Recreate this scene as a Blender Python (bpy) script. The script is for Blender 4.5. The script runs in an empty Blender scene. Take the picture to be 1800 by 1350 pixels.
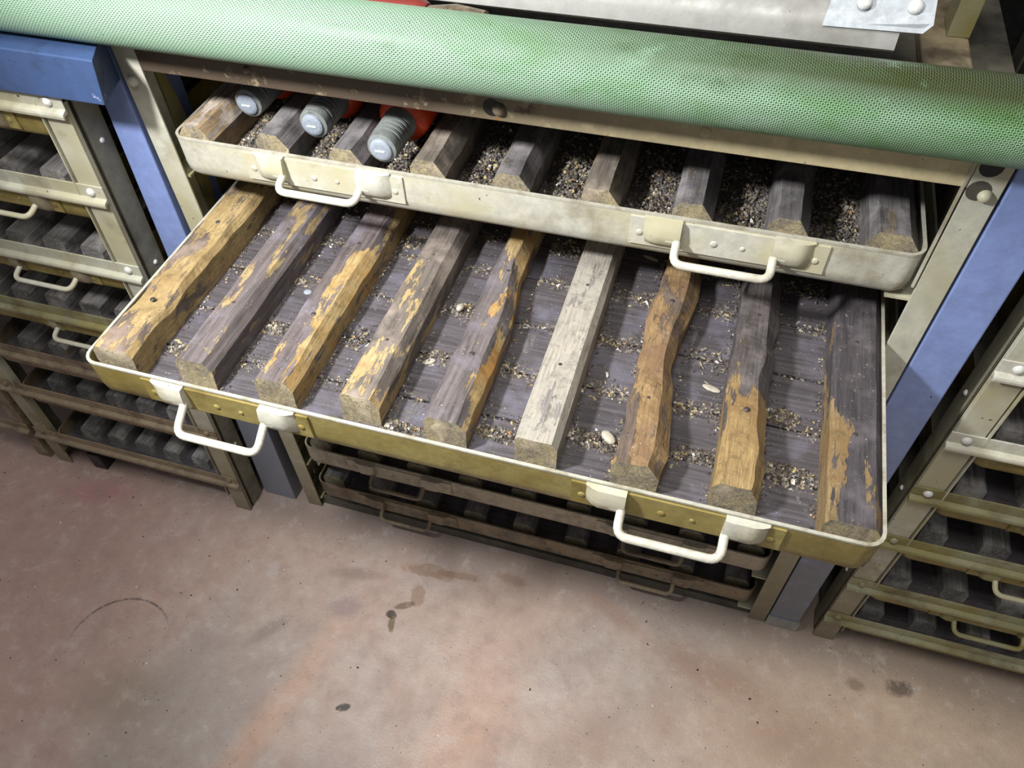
import bpy, math, random
from mathutils import Vector, Matrix, noise
R = random.Random(7)
S = bpy.context.scene
C = S.collection
# ---------------------------------------------------------------- camera, world, lights, exposure
cd = bpy.data.cameras.new('camera'); cam = bpy.data.objects.new('camera', cd); C.objects.link(cam)
cd.sensor_width = 36; cd.lens = 1354.62/1800*36; cd.clip_start = .02
cam.location = (.68161, -.67368, 1.38424); cam.rotation_euler = (.69583, .02566, .29142)
S.camera = cam
w = bpy.data.worlds.new('world'); S.world = w; w.use_nodes = True
w.node_tree.nodes['Background'].inputs[0].default_value = (.95, .97, 1, 1)
w.node_tree.nodes['Background'].inputs[1].default_value = .20
def area(name, loc, target, size, power, col=(1, 1, 1)):
    l = bpy.data.lights.new(name, 'AREA'); l.shape = 'DISK'; l.size = size; l.energy = power; l.color = col
    o = bpy.data.objects.new(name, l); C.objects.link(o); o.location = loc
    o.rotation_euler = (Vector(target)-Vector(loc)).to_track_quat('-Z', 'Y').to_euler(); return o
sl_ = bpy.data.lights.new('work_lamp', 'SPOT'); sl_.energy = 64; sl_.shadow_soft_size = .045; sl_.spot_size = math.radians(92); sl_.spot_blend = 1.; sl_.color = (.97, .98, 1)
so = bpy.data.objects.new('work_lamp', sl_); C.objects.link(so); so.location = (.0, -.56, 1.52)
so.rotation_euler = (Vector((.48, .0, .72))-so.location).to_track_quat('-Z', 'Y').to_euler()
area('floor_fill_light', (.55, -.62, 2.3), (.5, -.1, .2), .7, 17, (1, .98, .94))  # added fill light that brightens the floor
S.view_settings.view_transform = 'Standard'; S.view_settings.look = 'None'; S.view_settings.gamma = 1
S.view_settings.use_curve_mapping = False; S.view_settings.exposure = .38

# ---------------------------------------------------------------- material helpers
def lin(c):
    return tuple(((x/255)/12.92 if x/255 <= .04045 else ((x/255+.055)/1.055)**2.4) for x in c)+(1,)
class N:
    def __init__(s, name, rough=.6, metal=0, spec=.5):
        s.m = bpy.data.materials.new(name); s.m.use_nodes = True; s.t = s.m.node_tree
        s.b = s.t.nodes['Principled BSDF']; s.b.inputs['Roughness'].default_value = rough
        s.b.inputs['Metallic'].default_value = metal; s.b.inputs['Specular IOR Level'].default_value = spec
        s.tc = s.n('ShaderNodeTexCoord')
    def n(s, ty, **k):
        x = s.t.nodes.new(ty)
        for a, b in k.items(): setattr(x, a, b)
        return x
    def put(s, sock, v):
        if isinstance(v, bpy.types.NodeSocket): s.t.links.new(v, sock)
        else:
            if isinstance(v, tuple) and len(v) == 3 and sock.type == 'RGBA': v = v+(1,)
            sock.default_value = v
    def math(s, op, a, b=0., c=None, clamp=False):
        x = s.n('ShaderNodeMath', operation=op, use_clamp=clamp); s.put(x.inputs[0], a); s.put(x.inputs[1], b)
        if c is not None: s.put(x.inputs[2], c)
        return x.outputs[0]
    def vmath(s, op, a, b):
        x = s.n('ShaderNodeVectorMath', operation=op); s.put(x.inputs[0], a); s.put(x.inputs[1], b); return x.outputs[0]
    def coords(s, kind='Object', rnd=True):
        v = s.tc.outputs[kind]
        if rnd:
            oi = s.n('ShaderNodeObjectInfo'); r = s.math('MULTIPLY', oi.outputs['Random'], 37.)
            v = s.vmath('ADD', v, r)
        return v
    def noise(s, v, scale, detail=4, rough=.6, sc=None):
        if sc: v = s.vmath('MULTIPLY', v, sc)
        x = s.n('ShaderNodeTexNoise'); s.put(x.inputs['Vector'], v)
        x.inputs['Scale'].default_value = scale; x.inputs['Detail'].default_value = detail; x.inputs['Roughness'].default_value = rough
        return x.outputs[0]
    def ramp(s, f, a, b):
        x = s.n('ShaderNodeMapRange'); s.put(x.inputs[0], f); s.put(x.inputs[1], a); s.put(x.inputs[2], b); return x.outputs[0]
    def mix(s, f, a, b, mode='MIX'):
        x = s.n('ShaderNodeMix', data_type='RGBA', blend_type=mode); s.put(x.inputs[0], f); s.put(x.inputs[6], a); s.put(x.inputs[7], b)
        return x.outputs[2]
    def col(s, c): s.put(s.b.inputs['Base Color'], c); return s
    def rough(s, r): s.put(s.b.inputs['Roughness'], r); return s
    def bump(s, h, dist, strength=1):
        x = s.n('ShaderNodeBump'); s.put(x.inputs['Height'], h); x.inputs['Distance'].default_value = dist; x.inputs['Strength'].default_value = strength
        s.t.links.new(x.outputs[0], s.b.inputs['Normal']); return s

def paint(name, base, dirt_shade, amount=.5, rough=.42, scale=14, rust=None, stain=None, grad=None, speck=.735):
    k = N(name, rough); v = k.coords(); w_ = k.coords('Object', False)
    n1 = k.noise(v, scale, 5, .65); n2 = k.noise(v, scale*6, 4, .7)
    c = k.mix(k.ramp(n2, .35, .75), lin(base), lin(tuple(x*.86 for x in base)))
    if stain: c = k.mix(k.ramp(k.noise(v, scale*.7, 3), .42, .62), c, lin(stain))
    f = k.ramp(n1, 1-amount, 1-amount+.22)
    if grad:   # dirt heavier at one end of the piece, partly painted shade
        sx = k.n('ShaderNodeSeparateXYZ'); k.put(sx.inputs[0], w_)
        f = k.math('ADD', f, k.ramp(sx.outputs[grad[0]], grad[1], grad[2]), clamp=True)
        f = k.math('MULTIPLY', f, k.ramp(n2, .05, .42), clamp=True)
    c = k.mix(f, c, lin(dirt_shade))
    c = k.mix(k.ramp(k.noise(v, scale*14, 2), speck, speck+.03), c, lin(tuple(x*.35 for x in dirt_shade)))
    if rust: c = k.mix(k.ramp(k.noise(v, scale*1.7, 6, .75), rust[1], rust[1]+.06), c, lin(rust[0]))
    k.col(c).rough(k.ramp(n2, -.2, 1.3)); k.bump(n2, .0006, .6); return k.m

def wood(name, dark, light, amt=.3, gx=0., gy=0., light2=None, rough=.7, bumpd=.0008, purple=None, g0=(0, 0), along='y'):
    k = N(name, rough, spec=.35); v = k.coords(); w_ = k.coords('Object', False)
    sx = k.n('ShaderNodeSeparateXYZ'); k.put(sx.inputs[0], w_)
    A = (28., 1.6, 28.) if along == 'y' else (1.2, 26., 26.); B = (14., 1., 14.) if along == 'y' else (.8, 14., 14.)
    grain = k.noise(v, 9, 6, .65, A); fine = k.noise(v, 30, 5, .7, B); blot = k.noise(v, 22, 4, .6)
    m = k.noise(v, 11, 9, .66, (4., 1., 4.))
    m = k.math('ADD', m, k.math('MULTIPLY', k.math('SUBTRACT', grain, .5), .22))
    m = k.math('ADD', m, k.math('MULTIPLY', k.math('SUBTRACT', sx.outputs[0], g0[0]), gx))
    m = k.math('ADD', m, k.math('MULTIPLY', k.math('SUBTRACT', sx.outputs[1], g0[1]), gy))
    t = .5+(.5-amt)*.42
    mask = k.ramp(m, t, t+.018)
    dk = k.mix(k.ramp(grain, .35, .7), lin(dark), lin(tuple(x*.62 for x in dark)))
    dk = k.mix(k.ramp(blot, .5, .72), dk, lin(purple or tuple(x*1.3 for x in dark)))
    lt = k.mix(k.ramp(fine, .35, .68), lin(light), lin(tuple(x*.72 for x in light)))
    if light2: lt = k.mix(k.ramp(k.noise(v, 16, 4), .45, .62), lt, lin(light2))
    lt = k.mix(k.ramp(grain, .6, .72), lt, lin(tuple(x*.5 for x in light)))
    lt = k.mix(k.math('MULTIPLY', k.ramp(k.noise(v, 70, 5, .75), .5, .66), .55), lt, lin(tuple(x*.55 for x in light)))
    c = k.mix(mask, dk, lt)
    c = k.mix(k.math('MULTIPLY', k.ramp(k.noise(v, 380, 2), .70, .73), .6), c, lin((205, 200, 190)))
    k.col(c)
    h = k.math('ADD', k.math('MULTIPLY', fine, .6), k.math('MULTIPLY', mask, -.35)); h = k.math('ADD', h, k.math('MULTIPLY', grain, .5))
    k.bump(h, bumpd, .9); return k.m

M = {}
M['cream'] = paint('cream_paint', (196, 193, 178), (138, 128, 102), .44, stain=(180, 174, 144), rust=((120, 78, 40), .72))
M['cream_bright'] = paint('handle_paint', (202, 198, 182), (146, 134, 104), .44, scale=30, rust=((140, 92, 52), .74), speck=.72)
M['ochre'] = paint('shaded_gold_paint', (150, 136, 80), (104, 88, 42), .5, stain=(126, 110, 54), rust=((96, 56, 24), .71), scale=18)  # cream fronts in shade: the gold tone is put into the colour
M['post'] = paint('post_paint', (188, 186, 168), (116, 106, 84), .42, stain=(164, 158, 128), scale=9, rust=((70, 52, 34), .76), grad=(2, .45, .0))  # lower ends darkened in the colour, standing for shade
M['olive'] = paint('olive_grey_paint', (150, 148, 118), (92, 84, 56), .5, stain=(128, 120, 72), scale=16, rust=((66, 46, 26), .74))
M['grime'] = paint('dirty_metal', (140, 126, 100), (76, 66, 54), .6, scale=18, rust=((110, 70, 34), .68))
M['rusty'] = paint('rusty_brown_metal', (138, 122, 98), (84, 72, 58), .55, scale=20, rust=((110, 66, 44), .6), rough=.7)
M['beam'] = paint('beam_paint', (198, 184, 144), (74, 62, 50), .36, scale=12, grad=(0, .80, .38), rust=((140, 84, 30), .66))  # left end darkened by grime and by painted shade under the roll
M['dark'] = paint('dark_inside_metal', (84, 80, 70), (44, 42, 38), .55, scale=12)
M['darkside'] = paint('shaded_olive_side', (134, 130, 108), (92, 86, 68), .5, scale=10)  # side faces painted darker because they turn from the light
M['black'] = paint('black_board', (26, 25, 25), (18, 18, 17), .5)
M['blue'] = paint('blue_paint', (130, 148, 198), (116, 119, 128), .2, scale=7, speck=.74, rough=.35, grad=(2, .75, .2))  # greying towards the foot is painted shade
M['blue_dark'] = paint('blue_beam_paint', (60, 80, 118), (44, 54, 76), .5, scale=11, rough=.45, rust=((186, 192, 204), .665))
M['rim'] = paint('lit_rim_paint', (182, 178, 162), (122, 112, 86), .48, scale=30)
M['chrome'] = paint('rivet_metal', (214, 214, 208), (160, 156, 140), .3, scale=60)
M['channel'] = paint('galvanised_sheet', (152, 151, 145), (112, 108, 98), .45, scale=9, rough=.35)
M['plate'] = paint('galvanised_plate', (164, 170, 174), (124, 126, 126), .3, scale=16, rough=.3)
M['steel'] = paint('grey_cast_metal', (128, 132, 128), (76, 76, 70), .45, scale=50, rough=.35)
M['tip'] = paint('blue_grey_plug', (150, 158, 168), (96, 100, 108), .4, scale=60)
M['orange'] = paint('orange_red_paint', (214, 66, 22), (140, 36, 18), .4, scale=30, rust=((214, 140, 30), .68), rough=.3)
M['redbrown'] = paint('dark_red_paint', (120, 46, 38), (70, 36, 32), .5, scale=30)
M['shelfwood'] = wood('dark_slat_wood', (150, 146, 142), (164, 152, 132), .2)
M['plank'] = wood('dark_stained_plank', (94, 88, 91), (114, 110, 108), .2, bumpd=.0004, purple=(102, 99, 109), rough=.5, along='x')
M['end'] = wood('sawn_end_grain', (150, 138, 116), (172, 158, 124), .5, rough=.9)
M['screw'] = paint('blackened_screw', (70, 62, 60), (40, 36, 36), .5, scale=80)
# slats of the pulled-out tray, each with the wear the photo shows
PU = (124, 118, 126)
SL = [wood('slat_wood_ochre', (112, 98, 88), (182, 156, 108), .57, light2=(142, 118, 78), g0=(.02, .1), gx=1.5, rough=.8),
      wood('slat_wood_purple_grey', (112, 102, 100), (174, 150, 108), .33, purple=PU),
      wood('slat_wood_half_worn', (110, 99, 97), (184, 158, 110), .39, gx=5, g0=(.022, .1), purple=PU, light2=(158, 126, 76)),
      wood('slat_wood_front_worn', (116, 106, 98), (190, 166, 120), .36, gy=-.55, g0=(0, .15), light2=(172, 144, 100)),
      wood('slat_wood_split', (112, 103, 101), (190, 164, 116), .38, gx=5, gy=.3, g0=(.022, .15), light2=(160, 118, 64), purple=PU),
      wood('slat_wood_pale', (142, 136, 130), (178, 170, 156), .72, light2=(160, 154, 142), rough=.8, purple=(118, 112, 120)),
      wood('slat_wood_bark_brown', (114, 98, 86), (164, 134, 92), .62, light2=(126, 100, 74), bumpd=.002, rough=.85),
      wood('slat_wood_front_bare', (92, 85, 83), (166, 138, 92), .40, gy=-2.6, g0=(0, .15), light2=(134, 108, 70), bumpd=.0016),
      wood('slat_wood_dark', (82, 76, 78), (154, 130, 92), .34, gx=-5, gy=-.8, g0=(.02, .12), light2=(130, 104, 68))]
SLD = [wood('stored_slat_wood_grey', (116, 111, 110), (150, 136, 116), .22), wood('stored_slat_wood_brown', (126, 116, 104), (160, 144, 118), .3)]
SL1 = wood('first_slat_wood', (158, 146, 132), (176, 150, 116), .5)

def mat_debris(name, cols):
    k = N(name, .85); g = k.n('ShaderNodeNewGeometry'); r = g.outputs['Random Per Island']
    x = k.n('ShaderNodeValToRGB'); k.put(x.inputs[0], r); x.color_ramp.interpolation = 'CONSTANT'
    e = x.color_ramp.elements
    for i, (p, c) in enumerate(cols):
        q = e[i] if i < 2 else e.new(p)
        q.position = p; q.color = lin(c)
    k.col(x.outputs[0]); return k.m
M['grit'] = mat_debris('loose_grit', [(0, (70, 64, 60)), (.28, (104, 98, 92)), (.5, (132, 124, 112)), (.7, (88, 74, 60)), (.84, (166, 150, 112)), (.962, (206, 200, 188)), (.99, (160, 118, 74))])
M['floorgrit'] = mat_debris('floor_grit', [(0, (60, 54, 50)), (.4, (92, 80, 74)), (.8, (214, 206, 198))])
M['pale'] = paint('pale_crumb', (180, 172, 156), (130, 120, 104), .5, scale=90)

def mat_green():
    k = N('green_rubber_sheet', .4); uv = k.coords('UV', False); v = k.coords('Object', False)
    sx = k.n('ShaderNodeSeparateXYZ'); k.put(sx.inputs[0], uv)
    u, w_ = sx.outputs[0], sx.outputs[1]
    p = 2*math.pi/.0036
    a = k.math('SINE', k.math('MULTIPLY', k.math('ADD', k.math('MULTIPLY', u, .9), w_), p)); b = k.math('SINE', k.math('MULTIPLY', k.math('SUBTRACT', k.math('MULTIPLY', u, .9), w_), p))
    h = k.math('MULTIPLY', a, b); h = k.math('ADD', h, k.math('MULTIPLY', a, .6))
    hs = k.ramp(h, -1., 1.)
    n1 = k.noise(v, 7, 5, .6, (1., 2., 2.)); n2 = k.noise(v, 26, 5, .7, (.6, 1., 1.)); n3 = k.noise(v, 300, 2)
    ox = k.n('ShaderNodeSeparateXYZ'); k.put(ox.inputs[0], v)
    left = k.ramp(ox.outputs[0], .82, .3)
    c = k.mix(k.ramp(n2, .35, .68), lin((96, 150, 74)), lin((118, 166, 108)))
    c = k.mix(k.math('MULTIPLY', k.math('ADD', k.ramp(n1, .4, .62), left, clamp=True), .55), c, lin((186, 212, 196)))  # pale mint towards the left: painted highlight plus chalky dust
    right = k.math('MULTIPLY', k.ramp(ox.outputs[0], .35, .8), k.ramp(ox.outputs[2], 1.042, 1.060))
    c = k.mix(k.math('MULTIPLY', right, k.ramp(n2, .22, .42)), c, lin((70, 72, 30)))  # top of the right part painted darker, as shade
    c = k.mix(k.math('MULTIPLY', k.ramp(n1, .58, .7), k.ramp(n2, .4, .6)), c, lin((84, 96, 62)))
    c = k.mix(k.ramp(n3, .72, .76), c, lin((40, 60, 50)))
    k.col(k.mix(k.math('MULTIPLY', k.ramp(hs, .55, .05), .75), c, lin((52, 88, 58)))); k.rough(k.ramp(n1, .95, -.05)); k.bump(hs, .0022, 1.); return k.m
M['green'] = mat_green()

def mat_floor():
    k = N('worn_concrete_floor', .55); v = k.coords('Object', False)
    n2b = k.noise(v, 26, 5, .7)
    n1 = k.noise(v, 3, 6, .6); n2 = k.noise(v, 11, 6, .65); n3 = k.noise(v, 60, 4, .7); n4 = k.noise(v, 240, 3)
    sx = k.n('ShaderNodeSeparateXYZ'); k.put(sx.inputs[0], v); x, y = sx.outputs[0], sx.outputs[1]
    c = k.mix(k.ramp(n2, .32, .68), lin((192, 178, 168)), lin((170, 152, 142)))
    c = k.mix(k.math('MULTIPLY', k.ramp(n1, .42, .6), .7), c, lin((196, 168, 150)))
    # pinker towards the left side
    pink = k.math('ADD', k.ramp(x, .05, -.4), k.math('MULTIPLY', k.math('SUBTRACT', n2, .5), .8), clamp=True)
    c = k.mix(k.math('MULTIPLY', pink, .75), c, lin((178, 140, 132)))
    d = k.math('ADD', x, k.math('MULTIPLY', y, -.25))   # bands run askew across the floor
    def band(a, b, s=.012):
        dn = k.math('ADD', d, k.math('MULTIPLY', k.math('SUBTRACT', n2, .5), .03))
        return k.math('MULTIPLY', k.ramp(dn, a-s, a+s), k.ramp(dn, b+s, b-s))
    far = k.ramp(y, -.12, -.34)
    c = k.mix(k.math('MULTIPLY', k.math('MULTIPLY', band(-.01, .205, .02), far), .6), c, lin((158, 148, 142)))
    c = k.mix(k.math('MULTIPLY', k.math('MULTIPLY', band(.205, .255, .016), far), .5), c, lin((200, 158, 130)))
    c = k.mix(k.math('MULTIPLY', k.math('MULTIPLY', band(.50, .60, .03), far), .4), c, lin((206, 164, 134)))
    c = k.mix(k.math('MULTIPLY', k.ramp(x, .6, 1.15), .55), c, lin((176, 154, 122)))
    c = k.mix(k.math('MULTIPLY', k.ramp(y, -.09, -.03), .55), c, lin((116, 106, 98)))  # shade along the foot of the racks, painted into the floor
    def blob(c, px, py, rx, ry, rot, colr, st, soft=.35, wob=.35):
        dx = k.math('SUBTRACT', x, px); dy = k.math('SUBTRACT', y, py); cr, sr = math.cos(rot), math.sin(rot)
        a = k.math('DIVIDE', k.math('ADD', k.math('MULTIPLY', dx, cr), k.math('MULTIPLY', dy, sr)), rx)
        b = k.math('DIVIDE', k.math('SUBTRACT', k.math('MULTIPLY', dy, cr), k.math('MULTIPLY', dx, sr)), ry)
        r = k.math('SQRT', k.math('ADD', k.math('MULTIPLY', a, a), k.math('MULTIPLY', b, b)))
        r = k.math('ADD', r, k.math('ADD', k.math('MULTIPLY', k.math('SUBTRACT', n3, .5), wob*3.6), k.math('MULTIPLY', k.math('SUBTRACT', n2b, .5), wob*6)))
        return k.mix(k.math('MULTIPLY', k.ramp(r, 1+soft/2, 1-soft/2), st), c, lin(colr))
    BR = (138, 104, 74)
    for q in [(.30, -.075, .055, .013, .05, BR, .6), (.36, -.068, .04, .008, .1, BR, .5), (.46, -.048, .03, .011, -.1, (128, 96, 74), .55, .6),
              (.293, -.125, .013, .024, .25, BR, .55, .2), (.275, -.155, .018, .006, .5, (96, 72, 40), .7), (.259, -.178, .009, .008, 0, (44, 40, 28), .9),
              (.266, -.195, .006, .015, .3, (92, 80, 30), .8), (.244, -.357, .010, .006, .5, (52, 46, 44), .9), (.235, -.361, .005, .003, .8, (36, 32, 32), .9),
              (1.091, -.072, .016, .010, 0, (108, 84, 62), .6, .7), (1.162, -.057, .022, .013, .2, (70, 58, 44), .8, .6),
              (.66, -.06, .06, .014, -.45, (164, 124, 108), .45, 1.), (.85, -.12, .09, .03, -.2, (150, 112, 86), .45, .9), (.66, -.3, .07, .04, .5, (146, 116, 96), .4, 1.),
              (.78, -.22, .03, .05, 0, (150, 116, 96), .35, 1.), (.05, -.27, .04, .012, .9, (128, 112, 106), .5, .8), (.0, -.16, .012, .016, .4, (196, 184, 180), .6, .8),
              (.17, -.19, .03, .02, .4, (148, 128, 128), .6, .7), (-.15, -.45, .08, .05, .4, (132, 118, 92), .4, 1.), (.3, -.47, .12, .06, 0, (150, 132, 126), .4, 1.),
              (.16, -.12, .05, .012, .2, (146, 122, 110), .6, .8), (-.45, -.1, .07, .025, .2, (176, 118, 128), .5, 1.), (1.0, -.2, .1, .05, 0, (150, 118, 92), .4, 1.)]:
        c = blob(c, *q)
    # scuffed arc
    dx = k.math('SUBTRACT', x, -.2063); dy = k.math('SUBTRACT', y, -.3803)
    r = k.math('SQRT', k.math('ADD', k.math('MULTIPLY', dx, dx), k.math('MULTIPLY', dy, dy)))
    ring = k.math('ABSOLUTE', k.math('SUBTRACT', r, .0973))
    arc = k.math('MULTIPLY', k.math('MULTIPLY', k.ramp(ring, .0030, .0012), k.math('MULTIPLY', k.ramp(dy, -.02, .045), k.ramp(dx, .075, .04))), k.ramp(n3, .32, .5))
    c = k.mix(k.math('MULTIPLY', arc, .75), c, lin((74, 66, 62)))
    c = k.mix(k.math('MULTIPLY', k.ramp(n2b, .5, .66), .4), c, lin((150, 128, 118)))
    c = k.mix(k.math('MULTIPLY', k.ramp(n2b, .46, .34), .35), c, lin((206, 194, 184)))
    c = k.mix(k.ramp(n3, .66, .72), c, lin((128, 112, 102)))
    sp = k.noise(v, 95, 2, .5); c = k.mix(k.ramp(sp, .735, .755), c, lin((62, 54, 52)))
    c = k.mix(k.ramp(k.noise(v, 150, 2), .77, .79), c, lin((226, 222, 214)))
    c = k.mix(k.math('MULTIPLY', n4, .22), c, lin((120, 104, 98)))
    k.col(c).rough(k.ramp(n2, -.3, 1.1)); k.bump(k.math('ADD', n3, n4), .0012, .45); return k.m
M['floor'] = mat_floor()

# ---------------------------------------------------------------- mesh helpers
SHEAR = [0]
class MB:
    def __init__(s): s.v = []; s.f = []; s.mi = []; s.uv = None
    def add(s, vs, fs, mi=0):
        o = len(s.v); s.v += [tuple(p) for p in vs]; s.f += [tuple(o+i for i in f) for f in fs]; s.mi += [mi]*len(fs); return s
    def box(s, x0, x1, y0, y1, z0, z1, mi=0):
        return s.add([(x0, y0, z0), (x1, y0, z0), (x1, y1, z0), (x0, y1, z0), (x0, y0, z1), (x1, y0, z1), (x1, y1, z1), (x0, y1, z1)],
                     [(0, 3, 2, 1), (4, 5, 6, 7), (0, 1, 5, 4), (1, 2, 6, 5), (2, 3, 7, 6), (3, 0, 4, 7)], mi)
    def loft(s, rings, cap=True, mi=0, closed=True):
        n = len(rings[0]); vs = [p for r in rings for p in r]; fs = []
        for i in range(len(rings)-1):
            for j in range(n if closed else n-1):
                k = (j+1) % n; fs.append((i*n+j, i*n+k, (i+1)*n+k, (i+1)*n+j))
        if cap: fs += [tuple(range(n))[::-1], tuple(range((len(rings)-1)*n, len(rings)*n))]
        return s.add(vs, fs, mi)
    def extrude(s, prof, x0, x1, mi=0):      # prof in (y, z) swept along x
        return s.loft([[(x0, y, z) for y, z in prof], [(x1, y, z) for y, z in prof]], mi=mi)
    def tube(s, pts, r, n=10, mi=0):
        pts = [Vector(p) for p in pts]; rings = []; up = None
        for i, p in enumerate(pts):
            d = (pts[min(i+1, len(pts)-1)]-pts[max(i-1, 0)]).normalized()
            if up is None: up = d.orthogonal().normalized()
            up = (up-d*up.dot(d)).normalized(); q = d.cross(up); rr = r[i] if isinstance(r, (list, tuple)) else r
            rings.append([p+(up*math.cos(a)+q*math.sin(a))*rr for a in [2*math.pi*j/n for j in range(n)]])
        return s.loft(rings, mi=mi)
    def dome(s, c, nrm, r, h, n=10, mi=0):
        c = Vector(c); nrm = Vector(nrm).normalized(); u = nrm.orthogonal().normalized(); q = nrm.cross(u)
        rings = [[c+(u*math.cos(a)+q*math.sin(a))*r*math.cos(t)+nrm*h*math.sin(t) for a in [2*math.pi*j/n for j in range(n)]] for t in (-.2, .0, .45, .9, 1.35)]
        return s.loft(rings, mi=mi)
    def build(s, name, mats, parent=None, smooth=False, bev=0, loc=None):
        if SHEAR[0]: s.v = [(x+SHEAR[0]*z, y, z) for x, y, z in s.v]
        me = bpy.data.meshes.new(name); me.from_pydata(s.v, [], s.f)
        for m in (mats if isinstance(mats, list) else [mats]): me.materials.append(m)
        for p, i in zip(me.polygons, s.mi): p.material_index = i; p.use_smooth = smooth
        me.update(); o = bpy.data.objects.new(name, me); C.objects.link(o)
        if smooth:
            me.set_sharp_from_angle(angle=.7)
        if parent: o.parent = parent
        if loc: o.location = loc
        if bev:
            b = o.modifiers.new('bevel', 'BEVEL'); b.width = bev; b.segments = 2; b.limit_method = 'ANGLE'
        return o
def tag(o, label, cat, group=None, kind=None):
    o['label'] = label; o['category'] = cat
    if group: o['group'] = group
    if kind: o['kind'] = kind
    return o
def thing(name, label, cat, loc=(0, 0, 0), group=None, rot=(0, 0, 0)):
    o = bpy.data.objects.new(name, None); C.objects.link(o); o.location = loc; o.rotation_euler = rot
    o.empty_display_size = .05; return tag(o, label, cat, group)

# ---------------------------------------------------------------- setting
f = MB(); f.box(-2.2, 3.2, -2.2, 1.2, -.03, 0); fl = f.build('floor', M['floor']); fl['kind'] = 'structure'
f = MB(); f.box(-2.2, 3.2, .62, .66, 0, 2.6); wb = f.build('wall_back', M['black']); wb['kind'] = 'structure'

# ---------------------------------------------------------------- trays
def rrect(x0, x1, y0, y1, r, n=5):
    out = []
    for cx, cy, a0 in ((x1-r, y0+r, -90), (x1-r, y1-r, 0), (x0+r, y1-r, 90), (x0+r, y0+r, 180)):
        for i in range(n+1):
            a = math.radians(a0+90*i/n); out.append((cx+r*math.cos(a), cy+r*math.sin(a)))
    return out
def pan(w, d, h, t=.0028, rb=.02):
    b = MB(); rings = []
    outer = [(h, 0), (h*.4, 0)] + [(rb-rb*math.sin(a), rb-rb*math.cos(a)) for a in (math.pi/8, math.pi/4, 3*math.pi/8, math.pi/2)]
    for z, ins in outer: rings.append([(x, y, z) for x, y in rrect(ins, w-ins, ins, d-ins, max(.018-ins*.3, .006))])
    rings = rings[::-1]
    rings.append([(x, y, h) for x, y in rrect(t, w-t, t, d-t, .016)])
    rings.append([(x, y, rb) for x, y in rrect(t, w-t, t, d-t, .016)])
    rings.append([(x, y, t) for x, y in rrect(rb, w-rb, rb, d-rb, .012)])
    b.loft(rings); return b
def slat_mesh(L, wd, h, ch=.25, rough=0, wob=0, taper=None, seed=0, n=26, notch=None):
    b = MB(); rings = []
    for i in range(n+1):
        t = i/n; y = t*L; sw, sh, dx = 1, 1, 0
        if taper: sw, sh, dx = taper(t)
        ww = wd*sw; hh = h*sh
        prof = [(0, 0), (ww, 0), (ww, hh*(1-ch)), (ww-hh*ch*.8, hh), (ww*.5, hh), (hh*ch*.45, hh), (0, hh*(1-ch*.6))]
        ring = []
        for j, (px, pz) in enumerate(prof):
            q = noise.noise_vector(Vector((seed*7.3+j*.9, y*38, seed)))
            k = rough if j > 1 else rough*.3
            ring.append((px+dx+q.x*k+wob*math.sin(t*7+seed)*.5, y+(.004*pz/h if i == 0 else 0)+(q.y*.001 if i == 0 else 0), max(0, pz+q.z*k*(0 if j < 2 else 1))))
        rings.append(ring)
    b.loft(rings); b.mi[-2] = 1; b.mi[-1] = 1
    return b
def handle(parent, xc, y, z, bw=.10, L=.205, mb='cream', mh='cream_bright', drop=(-.027, -.024), rod=.0046, ph=.036, mk=None):
    """riveted bracket with two rolled ends and a hinged bail; y is the tray front"""
    kb = MB(); kns = []; x0, x1 = xc-L/2, xc+L/2; xr0, xr1 = xc-bw/2, xc+bw/2
    kb.box(x0, x1, y-.0022, y, z-ph/2, z+ph/2)
    for a, c in ((x0+.015, xr0+.003), (xr1-.003, x1-.015)):            # rolled knuckles
        ring = []
        for i in range(7):
            t = i/6; x = a+(c-a)*t; e_ = t if a < xc else 1-t; s = .78*(min(1, e_*3.2+.05))**.6*(1 if e_ < .9 else .94)
            prof = [(-.0008, .021), (-.007*s-.003, .0205), (-.013*s, .015), (-.0155*s, .005), (-.0135*s, -.006), (-.007*s, -.0125), (-.0008, -.014)]
            ring.append([(x, y+p, z+q) for p, q in prof])
        kn = MB(); kn.loft(ring); kns.append(kn)
    o = kb.build('handle_bracket', M[mb], parent)
    for kn in kns: kn.build('knuckle', M[mk or mb], o, smooth=True)
    for rx in (x0+.011, xc-.012, xc+.018, x1-.011):
        r = MB(); r.dome((rx, y-.0022, z-.002), (0, -1, 0), .0042 if rx in (x0+.011, x1-.011, xc-.012) else .003, .0016, 12); r.build('rivet', M[mb], o, smooth=True)
    py, pz = y-.007, z-.001; dy, dz = drop; P = []
    def arc(p0, p1, p2, n=5):
        for i in range(n+1):
            t = i/n; P.append(tuple((1-t)**2*p0[k]+2*t*(1-t)*p1[k]+t*t*p2[k] for k in range(3)))
    rr = .012
    A0 = (xr0-.012, py, pz); A = (xr0, py, pz); B_ = (xr0, py+dy, pz+dz); Cc = (xr1, py+dy, pz+dz); D = (xr1, py, pz); D0 = (xr1+.012, py, pz)
    V = [Vector(q) for q in (A0, A, B_, Cc, D, D0)]
    P.append(tuple(V[0]))
    for i in range(1, 5):
        r_ = .005 if i in (1, 4) else rr
        a = V[i]+(V[i-1]-V[i]).normalized()*r_; c = V[i]+(V[i+1]-V[i]).normalized()*r_
        arc(a, V[i], c)
    P.append(tuple(V[5]))
    h = MB(); h.tube(P, rod, 10); h.build('bail', M[mh], o, smooth=True)
    return o
W = .86
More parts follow.
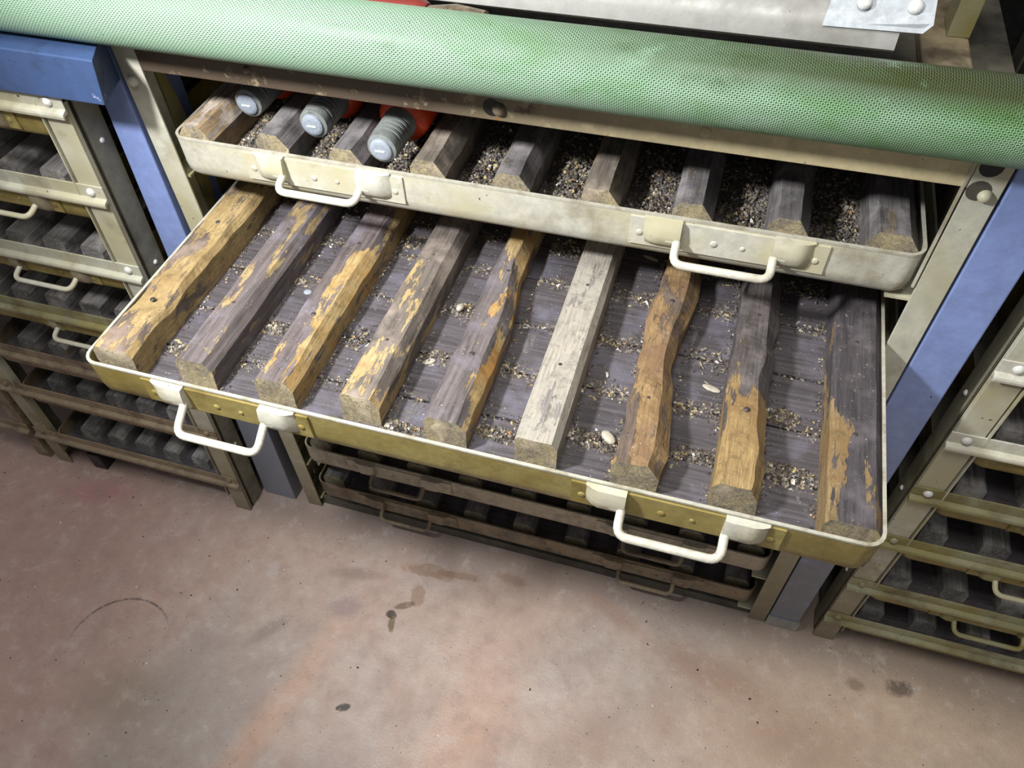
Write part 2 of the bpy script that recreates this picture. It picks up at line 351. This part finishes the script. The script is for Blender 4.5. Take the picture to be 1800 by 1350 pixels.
def make_tray(label, loc, w, d, front_mat, slat_x, slat_w, slat_h, planks, plank_top, H=.06, slats=None, handles=(), hkw={}, chs=.25, ends=True, y0s=.024, screws=False, group=None, rot=(0, 0, 0), pmat=None, slat_len=None, rimm=None):
    t = thing('slatted_tray', label, 'tray', loc, group, rot)
    pan(w, d, H).build('tray_pan', front_mat, t, smooth=True)
    if rimm:
        b = MB(); q = []
        for z, i in ((H-.002, -.0005), (H+.0005, -.0005), (H+.0005, .0031), (H-.002, .0031)): q.append([(x, y, z) for x, y in rrect(i, w-i, i, d-i, .018-i)])
        b.loft(q+[q[0]], cap=False); b.build('rim_edge', M[rimm], t, smooth=True)
    for i, (a, c) in enumerate(planks):
        b = MB(); tw = R.uniform(-.0008, .0008)
        b.add([(.006, a, .012), (w-.006, a, .012), (w-.006, c, .012), (.006, c, .012), (.004, a, plank_top+tw), (w-.004, a, plank_top-tw), (w-.004, c, plank_top-tw*.5), (.004, c, plank_top+tw*.5)],
              [(0, 3, 2, 1), (4, 5, 6, 7), (0, 1, 5, 4), (1, 2, 6, 5), (2, 3, 7, 6), (3, 0, 4, 7)])
        b.build('plank', pmat or M['plank'], t)
    L = (slat_len or d-y0s-.02)
    shared = None
    for i, x in enumerate(slat_x):
        if slats:
            mt, kw, lab, wd, y0 = slats[i]
            o = slat_mesh(L-(y0-y0s), wd, slat_h*kw.pop('hs', 1), seed=i+1, **kw).build('slat', [mt, M['end']], t, loc=(x, y0, plank_top))
            if lab: o['label'] = lab
            if screws:
                for yy in (.09+.01*(i % 3), .24):
                    s = MB(); s.dome((wd*.46, yy, slat_h*.975), (0, 0, 1), .0034, .0014, 10); s.build('screw_head', M['screw'], o, smooth=True)
        else:
            if shared is None:
                shared = slat_mesh(L, slat_w, slat_h, ch=chs, seed=i+3, rough=.0006, n=8).build('slat', [M['shelfwood'], M['shelfwood']], t, loc=(x, y0s, plank_top))
            else:
                o = bpy.data.objects.new('slat', shared.data); C.objects.link(o); o.parent = t; o.location = (x, y0s, plank_top)
    for q, hx in enumerate(handles):
        kw = dict(hkw)
        if isinstance(kw.get('drop'), list): kw['drop'] = kw['drop'][q]
        handle(t, hx, 0, H*.62, **kw)
    return t

# pulled-out tray --------------------------------------------------------
T2 = (.034, -.266, .688)
J = [.004, .072, .136, .150, .2165, .296, .372, .43]
planks2 = [(.006, .071), (.0745, .139), (.1425, .2150), (.2185, .2960), (.2985, .362), (.3655, .425)]
sx2 = [.006, .106, .206, .306, .404, .503, .604, .702, .806]
def tp7(t): return (.98+.10*math.sin(t*11+.6)-.06*t, .97+.05*math.sin(t*13), .0022*math.sin(t*10))
def tp1(t): return (1+.03*math.sin(t*9+2)-.06*t-.06*math.exp(-((t-.14)/.05)**2), 1-.12*math.exp(-((t-.22)/.05)**2), 0.0)
def tp3(t): return (1.0-.025*math.sin(t*8), 1-.025*math.sin(t*10), .0)
def tp5(t): return (1-.28*max(0, min(1, (t-.42)/.2)), 1+.02*math.sin(t*20), 0)
def tp8(t): return (1+.04*math.sin(t*14+.5)*max(0, 1-t*2)-.08*t, 1-.06*max(0, min(1, (.42-t)*12)), .001*math.sin(t*12))
sl2 = [(SL[0], dict(rough=.0028, ch=.2, taper=tp1, n=40), 'bare ochre timber slat with a chewed left edge', .050, .014),
       (SL[1], dict(rough=.0008, ch=.3), 'dark slat with one ochre streak', .046, .024),
       (SL[2], dict(rough=.002, ch=.3, taper=tp3, n=40), 'slat worn to ochre wood along its right edge', .047, .022),
       (SL[3], dict(rough=.001, ch=.3), 'grey slat with worn ochre patches near its front', .046, .026),
       (SL[4], dict(rough=.0022, ch=.35, taper=tp5, n=40), 'slat split down its right side with orange wood showing', .047, .022),
       (SL[5], dict(rough=.0005, ch=.2), 'clean pale grey timber slat', .045, .022),
       (SL[6], dict(rough=.0042, ch=.4, taper=tp7, n=50), 'knobbly bark brown slat', .045, .022),
       (SL[7], dict(rough=.003, ch=.4, taper=tp8, n=50), 'dark slat with a bare rounded front half', .046, .024),
       (SL[8], dict(rough=.0008, ch=.25), 'wide dark slat with one long worn streak', .051, .010)]
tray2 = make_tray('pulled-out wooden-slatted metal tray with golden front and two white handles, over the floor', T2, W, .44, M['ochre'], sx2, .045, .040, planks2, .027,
                  slats=sl2, handles=(.180, .672), screws=True, rimm='rim', hkw=dict(mb='ochre', mk='cream', drop=[(-.030, -.020), (-.025, -.012)]))  # bracket in the painted shade tone, knuckles in the lit cream
# rim of the pulled-out tray is painted lighter along its top, a highlight in the colour
# top tray ---------------------------------------------------------------
T1 = (.034, -.003, .811)
sx1 = [.008, .106, .205, .306, .406, .507, .607, .706, .805]
def mk1(i): return (SL1 if i == 0 else SLD[i % 2] if i in (3, 5) else SLD[0], dict(rough=.0012, ch=.38, n=22), 'pale slat with a bevelled front end' if i == 0 else None, .050 if i == 8 else .043, (.006, .016, .010, .012, .012, .010, .010, .010, .012)[i])
M['dustyplank'] = wood('dusty_plank', (126, 119, 116), (148, 142, 134), .4, bumpd=.0005, purple=(116, 110, 116), rough=.85, along='x')
tray1 = make_tray('upper cream-fronted slatted tray holding orange cylinders and grit, just under the dirty beam', T1, W, .44, M['cream'], sx1, .043, .044, planks2, .026,
                  slats=[mk1(i) for i in range(9)], handles=(.200, .668), H=.06, pmat=M['dustyplank'], rimm='rim', hkw=dict(drop=[(-.022, -.008), (-.026, -.011)]))
# lower stored trays -----------------------------------------------------
planksL = [(.006, .072), (.075, .14), (.143, .215), (.218, .29), (.293, .36), (.363, .425)]
M['dusty'] = paint('dusty_grey_metal', (170, 160, 138), (104, 92, 74), .5, scale=18, rust=((120, 74, 44), .68), rough=.6)
tray3 = make_tray('dusty stored tray under the pulled-out tray, upper one of the two near the floor', (.034, .006, .152), W, .44, M['dusty'], sx1, .045, .036, planksL, .026,
                  slats=[(SLD[1] if i < 4 else SLD[0], dict(rough=.001, ch=.3, n=10), None, .044, .014) for i in range(9)], handles=(.195, .668), hkw=dict(mb='dusty', mh='rusty', rod=.004, drop=(-.022, -.014)))
tray4 = make_tray('lowest rusty tray of the middle rack, almost on the floor', (.034, .006, .03), W, .44, M['rusty'], sx1, .045, .036, planksL, .026,
                  slats=[(SLD[0], dict(rough=.001, ch=.3, n=10), None, .044, .014) for i in range(9)], handles=(.195, .668), hkw=dict(mb='rusty', mh='rusty', rod=.004, drop=(-.020, -.012)))

# ---------------------------------------------------------------- middle rack
rack = thing('tray_rack', 'middle cream steel tray rack behind the pulled-out tray, under the green roll', 'rack')
def angle_post(parent, x, y, z1, side, mat, fw=.030, d=.045, t=.003, mats=None):
    b = MB()
    if side < 0: b.box(x, x+fw, y, y+t, 0, z1); b.box(x, x+t, y+t, y+d, 0, z1)
    else: b.box(x-fw, x, y, y+t, 0, z1); b.box(x-t, x, y+t, y+d, 0, z1)
    return b.build('post', mat, parent, bev=.0008)
pl = angle_post(rack, 0, 0, 1.0, -1, M['post']); pr = angle_post(rack, .9275, 0, 1.0, 1, M['post'])
for x, s in ((0, -1), (.9275, 1)): 
    b = MB(); (b.box(x, x+.03, .45, .453, 0, 1.03), b.box(x, x+.003, .41, .45, 0, 1.03)) if s < 0 else (b.box(x-.03, x, .45, .453, 0, 1.03), b.box(x-.003, x, .41, .45, 0, 1.03))
    b.build('post', M['dark'], rack)
for x0, x1, m in ((.0032, .0062, 'olive'), (.921, .924, 'dark')):     # narrow side plates behind the front posts, with a torn edge
    b = MB(); n = 30; pts = []
    for i in range(n+1):
        z = .98*i/n; pts.append((z, .062+.012*noise.noise(Vector((z*14, x0*9, 1)))+.006*math.sin(z*60)))
    b.loft([[(x0, .045, z), (x1, .045, z), (x1, yy, z), (x0, yy, z)] for z, yy in pts]); b.build('side_plate', M[m], rack)
b = MB(); b.extrude([(.003, .9515), (.0, .953), (.0, 1.0), (.03, 1.0), (.03, .997), (.003, .997)], .0305, .897); bm_ = b.build('front_beam', M['beam'], rack, bev=.0006)
for x, z, r in ((.455, .966, .0075), (.17, .972, .004)):
    b = MB(); b.dome((x, 0, z), (0, -1, 0), r, .006, 14); b.build('bolt', M['grime'], bm_, smooth=True)
b = MB(); b.tube([(.447, -.0004, .967), (.447, .0004, .967)], .0095, 16); b.build('hole_shadow_disc', M['black'], bm_)  # dark disc beside the bolt: hole and painted shadow
for xa, z in ((.66, .972), (.755, .976), (.805, .979)):
    b = MB(); b.dome((xa, 0, z), (0, -1, 0), .006, .0015, 12); b.build('boss', M['beam'], bm_, smooth=True)
for p_, x, z, r in ((pl, .012, .938, .007), (pr, .915, .947, .0065)):
    b = MB(); b.dome((x, 0, z), (0, -1, 0), r, .007, 14); b.build('bolt', M['cream'], p_, smooth=True)
for x, z in ((.909, .976), (.908, .951)):
    b = MB(); b.tube([(x, -.0004, z), (x, .001, z)], .010 if z > .96 else .0105, 16); b.build('hole_shadow_disc', M['black' if z > .96 else 'dark'], pr)  # upper disc is a hole, lower one a painted bolt shadow
b = MB(); b.box(.893, .8955, -.001, .002, .83, .98); b.build('slot_strip', M['post'], rack)
LV = [.811, .688, .56, .43, .30, .152, .03]
for z in LV:
    for x0, x1, xs in ((.0035, .034, .0035), (.874, .9235, .9205)):
        b = MB(); b.box(x0, x1, .004, .44, z-.0035, z-.0005); b.box(xs, xs+.003, .004, .44, z-.0005, z+.02); b.build('tray_runner', M['cream'] if x0 > .5 else M['olive'], rack)
b = MB(); b.box(.0, .9275, .01, .016, .0, .026); b.build('kick_plate', M['dark'], rack)
b = MB(); b.box(.0, .9275, .455, .46, 0, 1.03); b.build('back_panel', M['black'], rack)
b = MB(); b.box(.0, .93, .03, .45, .996, 1.0); b.build('light_block_panel', M['dark'], rack)  # unseen panel added to block light from above
# frame seen above the roll
b = MB(); b.box(.842, .887, .06, .45, 1.0, 1.012); b.build('top_side_rail', M['grime'], rack, bev=.002)
b = MB(); b.box(.866, .887, .16, .20, 1.012, 1.4); b.build('top_post', M['olive'], rack, bev=.001)
b = MB(); b.extrude([(.075, 1.034), (.073, 1.032), (.070, 1.033), (.066, 1.037), (.068, 1.050), (.072, 1.058), (.090, 1.066), (.130, 1.078), (.131, 1.074), (.092, 1.061), (.075, 1.054)], -.1, .808)
ch = b.build('sheet_channel', M['channel'], rack, smooth=True)
b = MB(); b.add([(.742, .0665, 1.052), (.826, .0665, 1.054), (.832, .0665, 1.062), (.830, .083, 1.080), (.822, .098, 1.093), (.748, .098, 1.091),
                 (.742, .069, 1.052), (.826, .069, 1.054), (.832, .069, 1.062), (.830, .0855, 1.080), (.822, .1005, 1.093), (.748, .1005, 1.091)],
                [(0, 1, 2, 3, 4, 5), (11, 10, 9, 8, 7, 6), (0, 6, 7, 1), (1, 7, 8, 2), (2, 8, 9, 3), (3, 9, 10, 4), (4, 10, 11, 5), (5, 11, 6, 0)])
pt = b.build('splice_plate', M['plate'], rack)
for x, y, z in ((.773, .078, 1.0705), (.815, .078, 1.071)):
    b = MB(); b.dome((x, y, z), (0, -.75, .65), .0065, .005, 14); b.build('rivet', M['chrome'], pt, smooth=True)

# ---------------------------------------------------------------- green roll
b = MB(); cy, cz, r0 = -.020, 1.031, .0352; nx, na = 60, 56; rings = []; UV = []
for i in range(nx+1):
    x = -.42+1.60*i/nx; r = r0*(1+.012*noise.noise(Vector((x*6, 0, 3))))*(1 if x > -.2 else 1)
    sag = -.004*math.sin((x+.3)*1.4)
    rings.append([(x, cy+r*math.cos(2*math.pi*j/na), cz+sag*0+r*math.sin(2*math.pi*j/na)) for j in range(na)])
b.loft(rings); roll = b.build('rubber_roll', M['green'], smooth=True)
me = roll.data; uvl = me.uv_layers.new(name='UVMap')
for p in me.polygons:
    for li, vi in zip(p.loop_indices, p.vertices):
        i, j = divmod(vi, na)
        if len(p.vertices) == 4 and max(q % na for q in p.vertices) == na-1 and min(q % na for q in p.vertices) == 0 and j == 0: j = na
        uvl.data[li].uv = (-.42+1.60*i/nx, 2*math.pi*r0*j/na)
tag(roll, 'long round roll covered in green diamond-textured rubber, lying across the top of the racks', 'roll')

# ---------------------------------------------------------------- orange cylinders lying between the slats
def shell(label, x, y, z, lab2=None):
    t = thing('ribbed_cylinder', label, 'cylinder', (x, y, z), None)
    def lathe(name, prof, m, par):
        k_ = 1.0 if name == 'painted_body' else 1.16
        bb = MB(); bb.loft([[(k_*r*math.cos(a), .92*yy, k_*r*math.sin(a)) for a in [2*math.pi*j/24 for j in range(24)]] for yy, r in prof]); return bb.build(name, m, par, smooth=True)
    neck = [(.004, .0125), (.0055, .0150), (.012, .0158), (.0165, .0158)]
    yy = .0165
    for i in range(5): neck += [(yy+.001, .0158), (yy+.0015, .0142), (yy+.0035, .0142), (yy+.004, .0162), (yy+.0078, .0164)]; yy += .0078
    neck += [(yy+.004, .017), (yy+.012, .0172)]
    n_ = lathe('ribbed_neck', neck, M['steel'], t)
    p_ = lathe('end_plug', [(-.0005, .007), (0, .0095), (.0015, .0112), (.005, .0118)], M['tip'], n_)
    s = MB(); s.box(-.006, .006, -.0012, .0, -.001, .001); s.build('plug_slot', M['chrome'], n_)
    e = yy+.010
    lathe('painted_body', [(e, .0195), (e+.003, .0245), (e+.008, .029), (e+.018, .0308), (e+.22, .0308), (e+.235, .024)], M['orange'], t)
    return t
shell('left orange cylinder, mostly hidden, its grey ribbed neck beside the pale first slat', .116, .050, .8935)
shell('middle orange cylinder with grey ribbed neck, in the second gap of the upper tray', .214, .028, .8935)
shell('right, most visible orange cylinder, its ribbed neck above the upper tray left handle', .312, .001, .8935)
t = thing('painted_cylinder', 'dark red cylinder glimpsed behind the top edge of the green roll', 'cylinder', (.30, .0405, 1.0245))
b = MB(); b.loft([[(x, r*math.cos(a), r*math.sin(a)) for a in [2*math.pi*j/20 for j in range(20)]] for x, r in ((-.16, .021), (-.155, .024), (.06, .024), (.07, .019))]); b.build('painted_body', M['redbrown'], t, smooth=True)
b = MB(); b.loft([[(x, r*math.cos(a), r*math.sin(a)) for a in [2*math.pi*j/20 for j in range(20)]] for x, r in ((.0705, .017), (.10, .021), (.13, .018), (.132, .010))]); b.build('grey_end', M['grime'], t, smooth=True)

# ---------------------------------------------------------------- blue columns
cl = thing('blue_column', 'blue steel column between left and middle racks, carrying a blue crossbeam', 'column')
b = MB(); b.loft([[(-.103, .0, 0), (-.031, .0, 0), (-.031, .10, 0), (-.103, .10, 0)], [(-.034, .0, 1.12), (-.002, .0, 1.12), (-.002, .10, 1.12), (-.034, .10, 1.12)]])
b.build('column_shaft', M['blue'], cl, bev=.002)
b = MB(); b.add([(-.9, -.06, .936), (.018, -.06, .941), (.029, -.06, .994), (-.9, -.06, .994), (-.9, -.0015, .934), (-.004, -.0015, .938), (-.002, -.0015, .994), (-.9, -.0015, .994)], [(0, 1, 2, 3), (7, 6, 5, 4), (0, 4, 5, 1), (1, 5, 6, 2), (2, 6, 7, 3), (3, 7, 4, 0)]); b.build('crossbeam', M['blue_dark'], cl, bev=.0015)
cr = thing('blue_column', 'blue steel column between middle and right racks', 'column')
b = MB(); b.box(.9305, .982, .001, .10, .0, 1.25); b.build('column_shaft', M['blue'], cr, bev=.002)
b = MB(); b.box(.9295, .985, -.003, .10, .0, .03); b.build('lit_foot_band', M['channel'], cr, bev=.001)  # pale band standing for a patch of light on the foot

# ---------------------------------------------------------------- side racks
def rail_profile(z): return [(0, z+.024), (-.0022, z+.024), (-.0022, z+.006), (-.0085, z+.003), (-.0095, z), (-.009, z-.004), (-.0065, z-.004), (-.0065, z-.001), (0, z+.001)]
def side_rack(name_label, loc, rot, width, bars, mats, rivet_side, handle_x, traylabels, group, slat_sp, slat_x0, lean=0):
    """local frame: x 0..width, y 0 = front faces of the posts"""
    rk = thing('tray_rack', name_label, 'rack', loc, None, rot)
    top = 1.0 if not lean else .928; SHEAR[0] = lean
    for x, s in ((0, -1), (width, 1)):
        o = angle_post(rk, x, 0, top, s, M[mats[0]], fw=.034, d=.008)
        b = MB()        # lip along the inner edge of the flange, and separate deep side channel behind
        xi = x+.036 if s < 0 else x-.036
        b.box(min(xi, xi-s*.002), max(xi, xi-s*.002), -.003, .012, .05, top); b.build('post_lip', M[mats[0]], rk)
        xs = x+.001 if s < 0 else x-.004
        b = MB(); b.box(xs, xs+.003, .013, .050, 0.0, top); b.box(min(xs, xs-s*.012), max(xs+.003, xs-s*.012), .013, .016, 0, top)
        sc = b.build('side_channel', M[mats[1]], rk, bev=.0008)
        for z in (.2, .45, .66, .86):
            c = MB(); c.dome((xs if s < 0 else xs+.003, .033, z), (-1 if s < 0 else 1, 0, 0), .004, .003, 10); c.build('rivet', M['chrome'], sc, smooth=True)
        b = MB(); (b.box(x, x+.03, .44, .443, 0, top), b.box(x, x+.003, .40, .44, 0, top)) if s < 0 else (b.box(x-.03, x, .44, .443, 0, top), b.box(x-.003, x, .40, .44, 0, top))
        b.build('post', M['dark'], rk)
    for i, (z, m) in enumerate(bars):
        b = MB(); b.extrude([(y-.0004, zz) for y, zz in rail_profile(z)], -.003, width+.003); br = b.build('cross_rail', M[m], rk, bev=.0005)
        for x in (.017, width-.017):
            c = MB(); c.dome((x, -.0026, z+.014), (0, -1, 0), .0062, .0045, 12); c.build('rivet', M['chrome' if z > .45 else m], br, smooth=True)
        for x0 in (.004, width-.034):
            c = MB(); c.box(x0, x0+.03, .016, .43, z-.0525, z-.0505); c.build('tray_runner', M['dark'], rk)
    b = MB(); b.box(0, width, .445, .449, 0, top); b.build('back_panel', M['black'], rk)
    b = MB(); b.box(0, width, .052, .44, top+.012, top+.016); b.build('light_block_panel', M['dark'], rk)  # added panel that keeps overhead light out of the rack
    SHEAR[0] = 0
    T = Matrix.Translation(loc) @ __import__('mathutils').Euler(rot).to_matrix().to_4x4()
    tw = width-.076
    for i, (z, m) in enumerate(bars):
        p = T @ Vector((.038+lean*z, .004, z-.050))
        xs = []; x = slat_x0
        while x < tw-.05: xs.append(x); x += slat_sp
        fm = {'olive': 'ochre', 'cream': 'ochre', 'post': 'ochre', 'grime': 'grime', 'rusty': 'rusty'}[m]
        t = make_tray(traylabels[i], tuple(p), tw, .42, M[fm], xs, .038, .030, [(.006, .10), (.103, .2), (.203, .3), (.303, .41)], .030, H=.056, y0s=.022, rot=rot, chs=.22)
        for hx in handle_x:
            if (lean == 0 or z > .4) and z > .12: handle(t, hx, 0, .028, bw=.10, L=.17, mb=fm, mk=m, mh='cream' if z > .3 else 'olive', rod=.0038, ph=.026, drop=(-.021, -.008))
    return rk
lb = [(.916, 'post'), (.790, 'post'), (.657, 'post'), (.524, 'olive'), (.385, 'rusty'), (.262, 'rusty'), (.102, 'rusty')]
nm = ['topmost', 'second', 'third', 'fourth', 'fifth', 'sixth', 'lowest']
side_rack('left tray rack with dusty cross rails, leaning slightly beside the left blue column', (-.583, -.050, 0), (0, 0, 0), .474, lb, ('post', 'darkside'), 1, (.265,),
          ['slatted tray stored in the left rack, %s from the top' % n if n not in ('topmost', 'lowest') else '%s slatted tray stored in the left rack' % n for n in nm], None, .0665, .045, lean=.06)
rb = [(.862, 'cream'), (.732, 'cream'), (.602, 'cream'), (.482, 'olive'), (.355, 'olive'), (.212, 'olive'), (.085, 'olive')]  # lower rails in olive: their shade is put into the colour
side_rack('right tray rack with riveted cream and olive cross rails, beside the right blue column', (1.014, -.001, 0), (0, 0, 0), .80, rb, ('post', 'darkside'), -1, (.18, .53),
          ['slatted tray stored in the right rack, %s from the top' % n if n not in ('topmost', 'lowest') else '%s slatted tray stored in the right rack' % n for n in nm], None, .085, .02)
# neighbouring rack at far left, only its last rails reach into the frame
lk = thing('tray_rack', 'far left rack, only the ends of its dusty rails showing at the frame edge', 'rack', (-1.075, -.050, 0))
SHEAR[0] = .06
for x, s in ((0, -1), (.47, 1)): angle_post(lk, x, 0, 1.0, s, M['grime'], fw=.034, d=.04)
for z in (.79, .657, .524, .385, .262, .102):
    b = MB(); b.extrude([(y-.0004, zz) for y, zz in rail_profile(z)], -.003, .473); b.build('cross_rail', M['rusty'], lk)
b = MB(); b.box(0, .47, .2, .21, 0.03, .9); b.build('back_panel', M['dark'], lk); SHEAR[0] = 0
b = MB(); b.box(-.495, -.462, -.045, .0, .0, .05); fb = b.build('foot_block', M['black'], bev=.002)
tag(fb, 'small black block on the floor under the lowest rail of the left rack', 'block')

# ---------------------------------------------------------------- grit, crumbs, flakes
def chunk(b, c, s, fl=1., long=1.):
    a = R.uniform(0, 6.28); ca, sa = math.cos(a), math.sin(a); vs = []
    for dx, dy, dz in ((-1, -.8, 0), (1, -.6, 0), (.7, 1, 0), (-.8, .8, 0), (-.5, -.4, 1), (.6, .3, .9)):
        x = dx*s*long*R.uniform(.6, 1.2); y = dy*s*R.uniform(.6, 1.2); vs.append((c[0]+x*ca-y*sa, c[1]+x*sa+y*ca, c[2]+dz*s*fl*R.uniform(.5, 1.4)))
    b.add(vs, [(3, 2, 1, 0), (0, 1, 5, 4), (1, 2, 5), (2, 3, 4, 5), (3, 0, 4)])
def free(x, xs, wds):
    return not any(a-.001 < x < a+w_+.001 for a, w_ in zip(xs, wds))
def grit(name, label, org, xs, wds, top, joints, n_joint, n_all, n_edge, yr, heaps=()):
    b = MB(); z0 = org[2]+top
    def put(x, y, s, h=0, fl=1., long=1.):
        if .006 < x < W-.008 and .006 < y < yr[1] and free(x, xs, wds): chunk(b, (org[0]+x, org[1]+y, z0-.0004+h), s, fl, long)
    for _ in range(n_joint):
        j = R.choice(joints); x = R.uniform(0, W); cl = noise.noise(Vector((x*18, j*40, 5)))+.3
        if cl < R.uniform(-.3, .6): continue
        y = j+R.gauss(0, .004+.006*max(0, cl)); put(x, y, R.choice((.0006, .0009, .0013, .0018)), R.uniform(0, .003)*max(0, cl), .8, R.choice((1, 1, 1.6, 2.6)))
    for _ in range(n_all): 
        x, y = R.uniform(0, W), R.uniform(*yr)
        if noise.noise(Vector((x*14, y*14, 2)))+.1 < R.uniform(-.5, .5): continue
        put(x, y, R.choice((.0005, .0006, .0008, .0011)), 0, .7)
    for _ in range(n_edge):
        k = R.randrange(len(xs)); sd = R.random() < .5
        x = xs[k]+(wds[k]+abs(R.gauss(.001, .004)) if sd else -abs(R.gauss(.001, .0035))-.001); y = R.uniform(*yr)
        if noise.noise(Vector((k*3.3+sd, y*30, 8))) < R.uniform(-.4, .4): continue
        put(x, y, R.choice((.0007, .001, .0015)), R.uniform(0, .002))
    for hx, hy, rx, ry, hh, n in heaps:
        for _ in range(n):
            a, q = R.uniform(0, 6.28), math.sqrt(R.random()); x, y = hx+rx*q*math.cos(a), hy+ry*q*math.sin(a)
            put(x, y, R.choice((.0008, .0012, .0018, .0024)), R.random()*hh*(1-q), 1, R.choice((1, 1, 1.5)))
    o = b.build(name, M['grit']); return tag(o, label, 'grit', None, 'stuff')
w2 = [s[3] for s in sl2]
P2 = lambda x, y: (x-T2[0], y-T2[1])
heaps2 = [(*P2(.42, -.043), .022, .012, .006, 260), (*P2(.62, -.195), .05, .012, .006, 420), (*P2(.40, -.235), .035, .009, .005, 300), (*P2(.245, -.195), .03, .008, .004, 240),
          (*P2(.12, -.2), .028, .012, .004, 260), (*P2(.20, -.135), .02, .01, .004, 200), (*P2(.51, -.215), .03, .01, .004, 320), (*P2(.81, -.185), .03, .014, .006, 360), (*P2(.72, -.185), .03, .01, .005, 260),
          (*P2(.80, -.11), .02, .012, .005, 200), (*P2(.52, .10), .03, .02, .006, 260), (*P2(.40, -.13), .03, .012, .003, 130), (*P2(.30, .06), .03, .015, .004, 200)]
grit('loose_grit', 'crumbs, chaff and dust on the pulled-out tray between its slats', T2, sx2, w2, .027, [.0728, .141, .2168, .297, .364], 16000, 7500, 6500, (.01, .40), heaps2)
w1 = [.043]*8+[.050]
heaps1 = []
for i in range(8):
    xc = (sx1[i]+w1[i]+sx1[i+1])/2
    heaps1 += [(xc, R.uniform(.05, .08), .027, .034, .009, 620), (xc, .16, .025, .05, .009, 300), (xc+.004, .03, .024, .018, .004, 260), (xc, .11, .028, .04, .006, 420)]
grit('loose_grit', 'thick dark grit and pale crumbs lying between the slats of the upper tray', T1, sx1, w1, .026, [.0728, .141, .2168], 3000, 12000, 6000, (.006, .24), heaps1)
grit('loose_grit', 'thin dust and crumbs on the upper of the two trays near the floor', (.034, .006, .152), sx1, [.045]*9, .026, [.0728], 500, 900, 300, (.006, .2))
grit('loose_grit', 'thin dust and crumbs on the lowest tray of the middle rack', (.034, .006, .03), sx1, [.045]*9, .026, [.0728], 500, 900, 300, (.006, .2))
b = MB()
for _ in range(1500):
    x = R.uniform(-.7, 1.5); y = -.005-abs(R.gauss(0, .03)) if R.random() < .6 else R.uniform(-.75, 0)
    if x < -.09 and R.random() < .5: y = -.07-abs(R.gauss(0, .03))
    chunk(b, (x, y, -.0002), R.choice((.0004, .0006, .0008, .0012)), .5)
for _ in range(90):
    chunk(b, (R.uniform(-.6, 1.3), R.uniform(-.6, -.03), -.0002), R.choice((.0014, .002, .0028)), .4)
tag(b.build('floor_grit', M['floorgrit']), 'scattered dark crumbs on the concrete floor in front of the racks', 'grit', None, 'stuff')

def pebble(name, label, cat, c, r, rot, mat, ridges=0):
    b = MB(); rings = []; n = 12
    for i in range(n+1):
        t = math.pi*i/n; rr = math.sin(t)*(1+(.06*math.sin(i*2.4) if ridges else .15*noise.noise(Vector((i*.7, c[0]*50, 0)))))
        rings.append([(r[0]*-math.cos(t), r[1]*rr*math.cos(a), r[2]*rr*math.sin(a)*(1+.1*math.sin(3*a))) for a in [2*math.pi*j/12 for j in range(12)]])
    b.loft(rings); o = b.build(name, mat, smooth=True); o.location = (c[0], c[1], c[2]+r[2]*.85); o.rotation_euler = (0, 0, rot); return tag(o, label, cat)
zp = T2[2]+.027
pebble('pebble', 'small pale ribbed oval pebble in the gap between the fourth and fifth slats', 'pebble', (.410, -.048, zp+.003), (.0065, .0045, .004), 1.35, M['pale'], 1)
pebble('wood_chip', 'grey flat chip between the seventh and eighth slats of the pulled-out tray', 'chip', (.721, -.091, zp), (.0105, .0042, .0016), -.25, M['pale'])
pebble('paper_scrap', 'pale blue-grey dot stuck between the second and third slats', 'scrap', (.211, -.067, zp), (.0052, .0045, .0008), 0, M['tip'])
pebble('fluff_lump', 'pale crumpled lump in the grit between the sixth and seventh slats', 'lump', (.625, -.19, zp+.001), (.010, .006, .004), 2.4, M['pale'])
pebble('bark_flake', 'thin yellowish flake between the fourth and fifth slats', 'flake', (.402, -.137, zp+.0005), (.008, .004, .001), .6, M['pale'])
pebble('white_flake', 'long white flake at the back by the right handle of the upper tray', 'flake', (.618, .108, zp), (.011, .003, .0015), -.3, M['pale'])
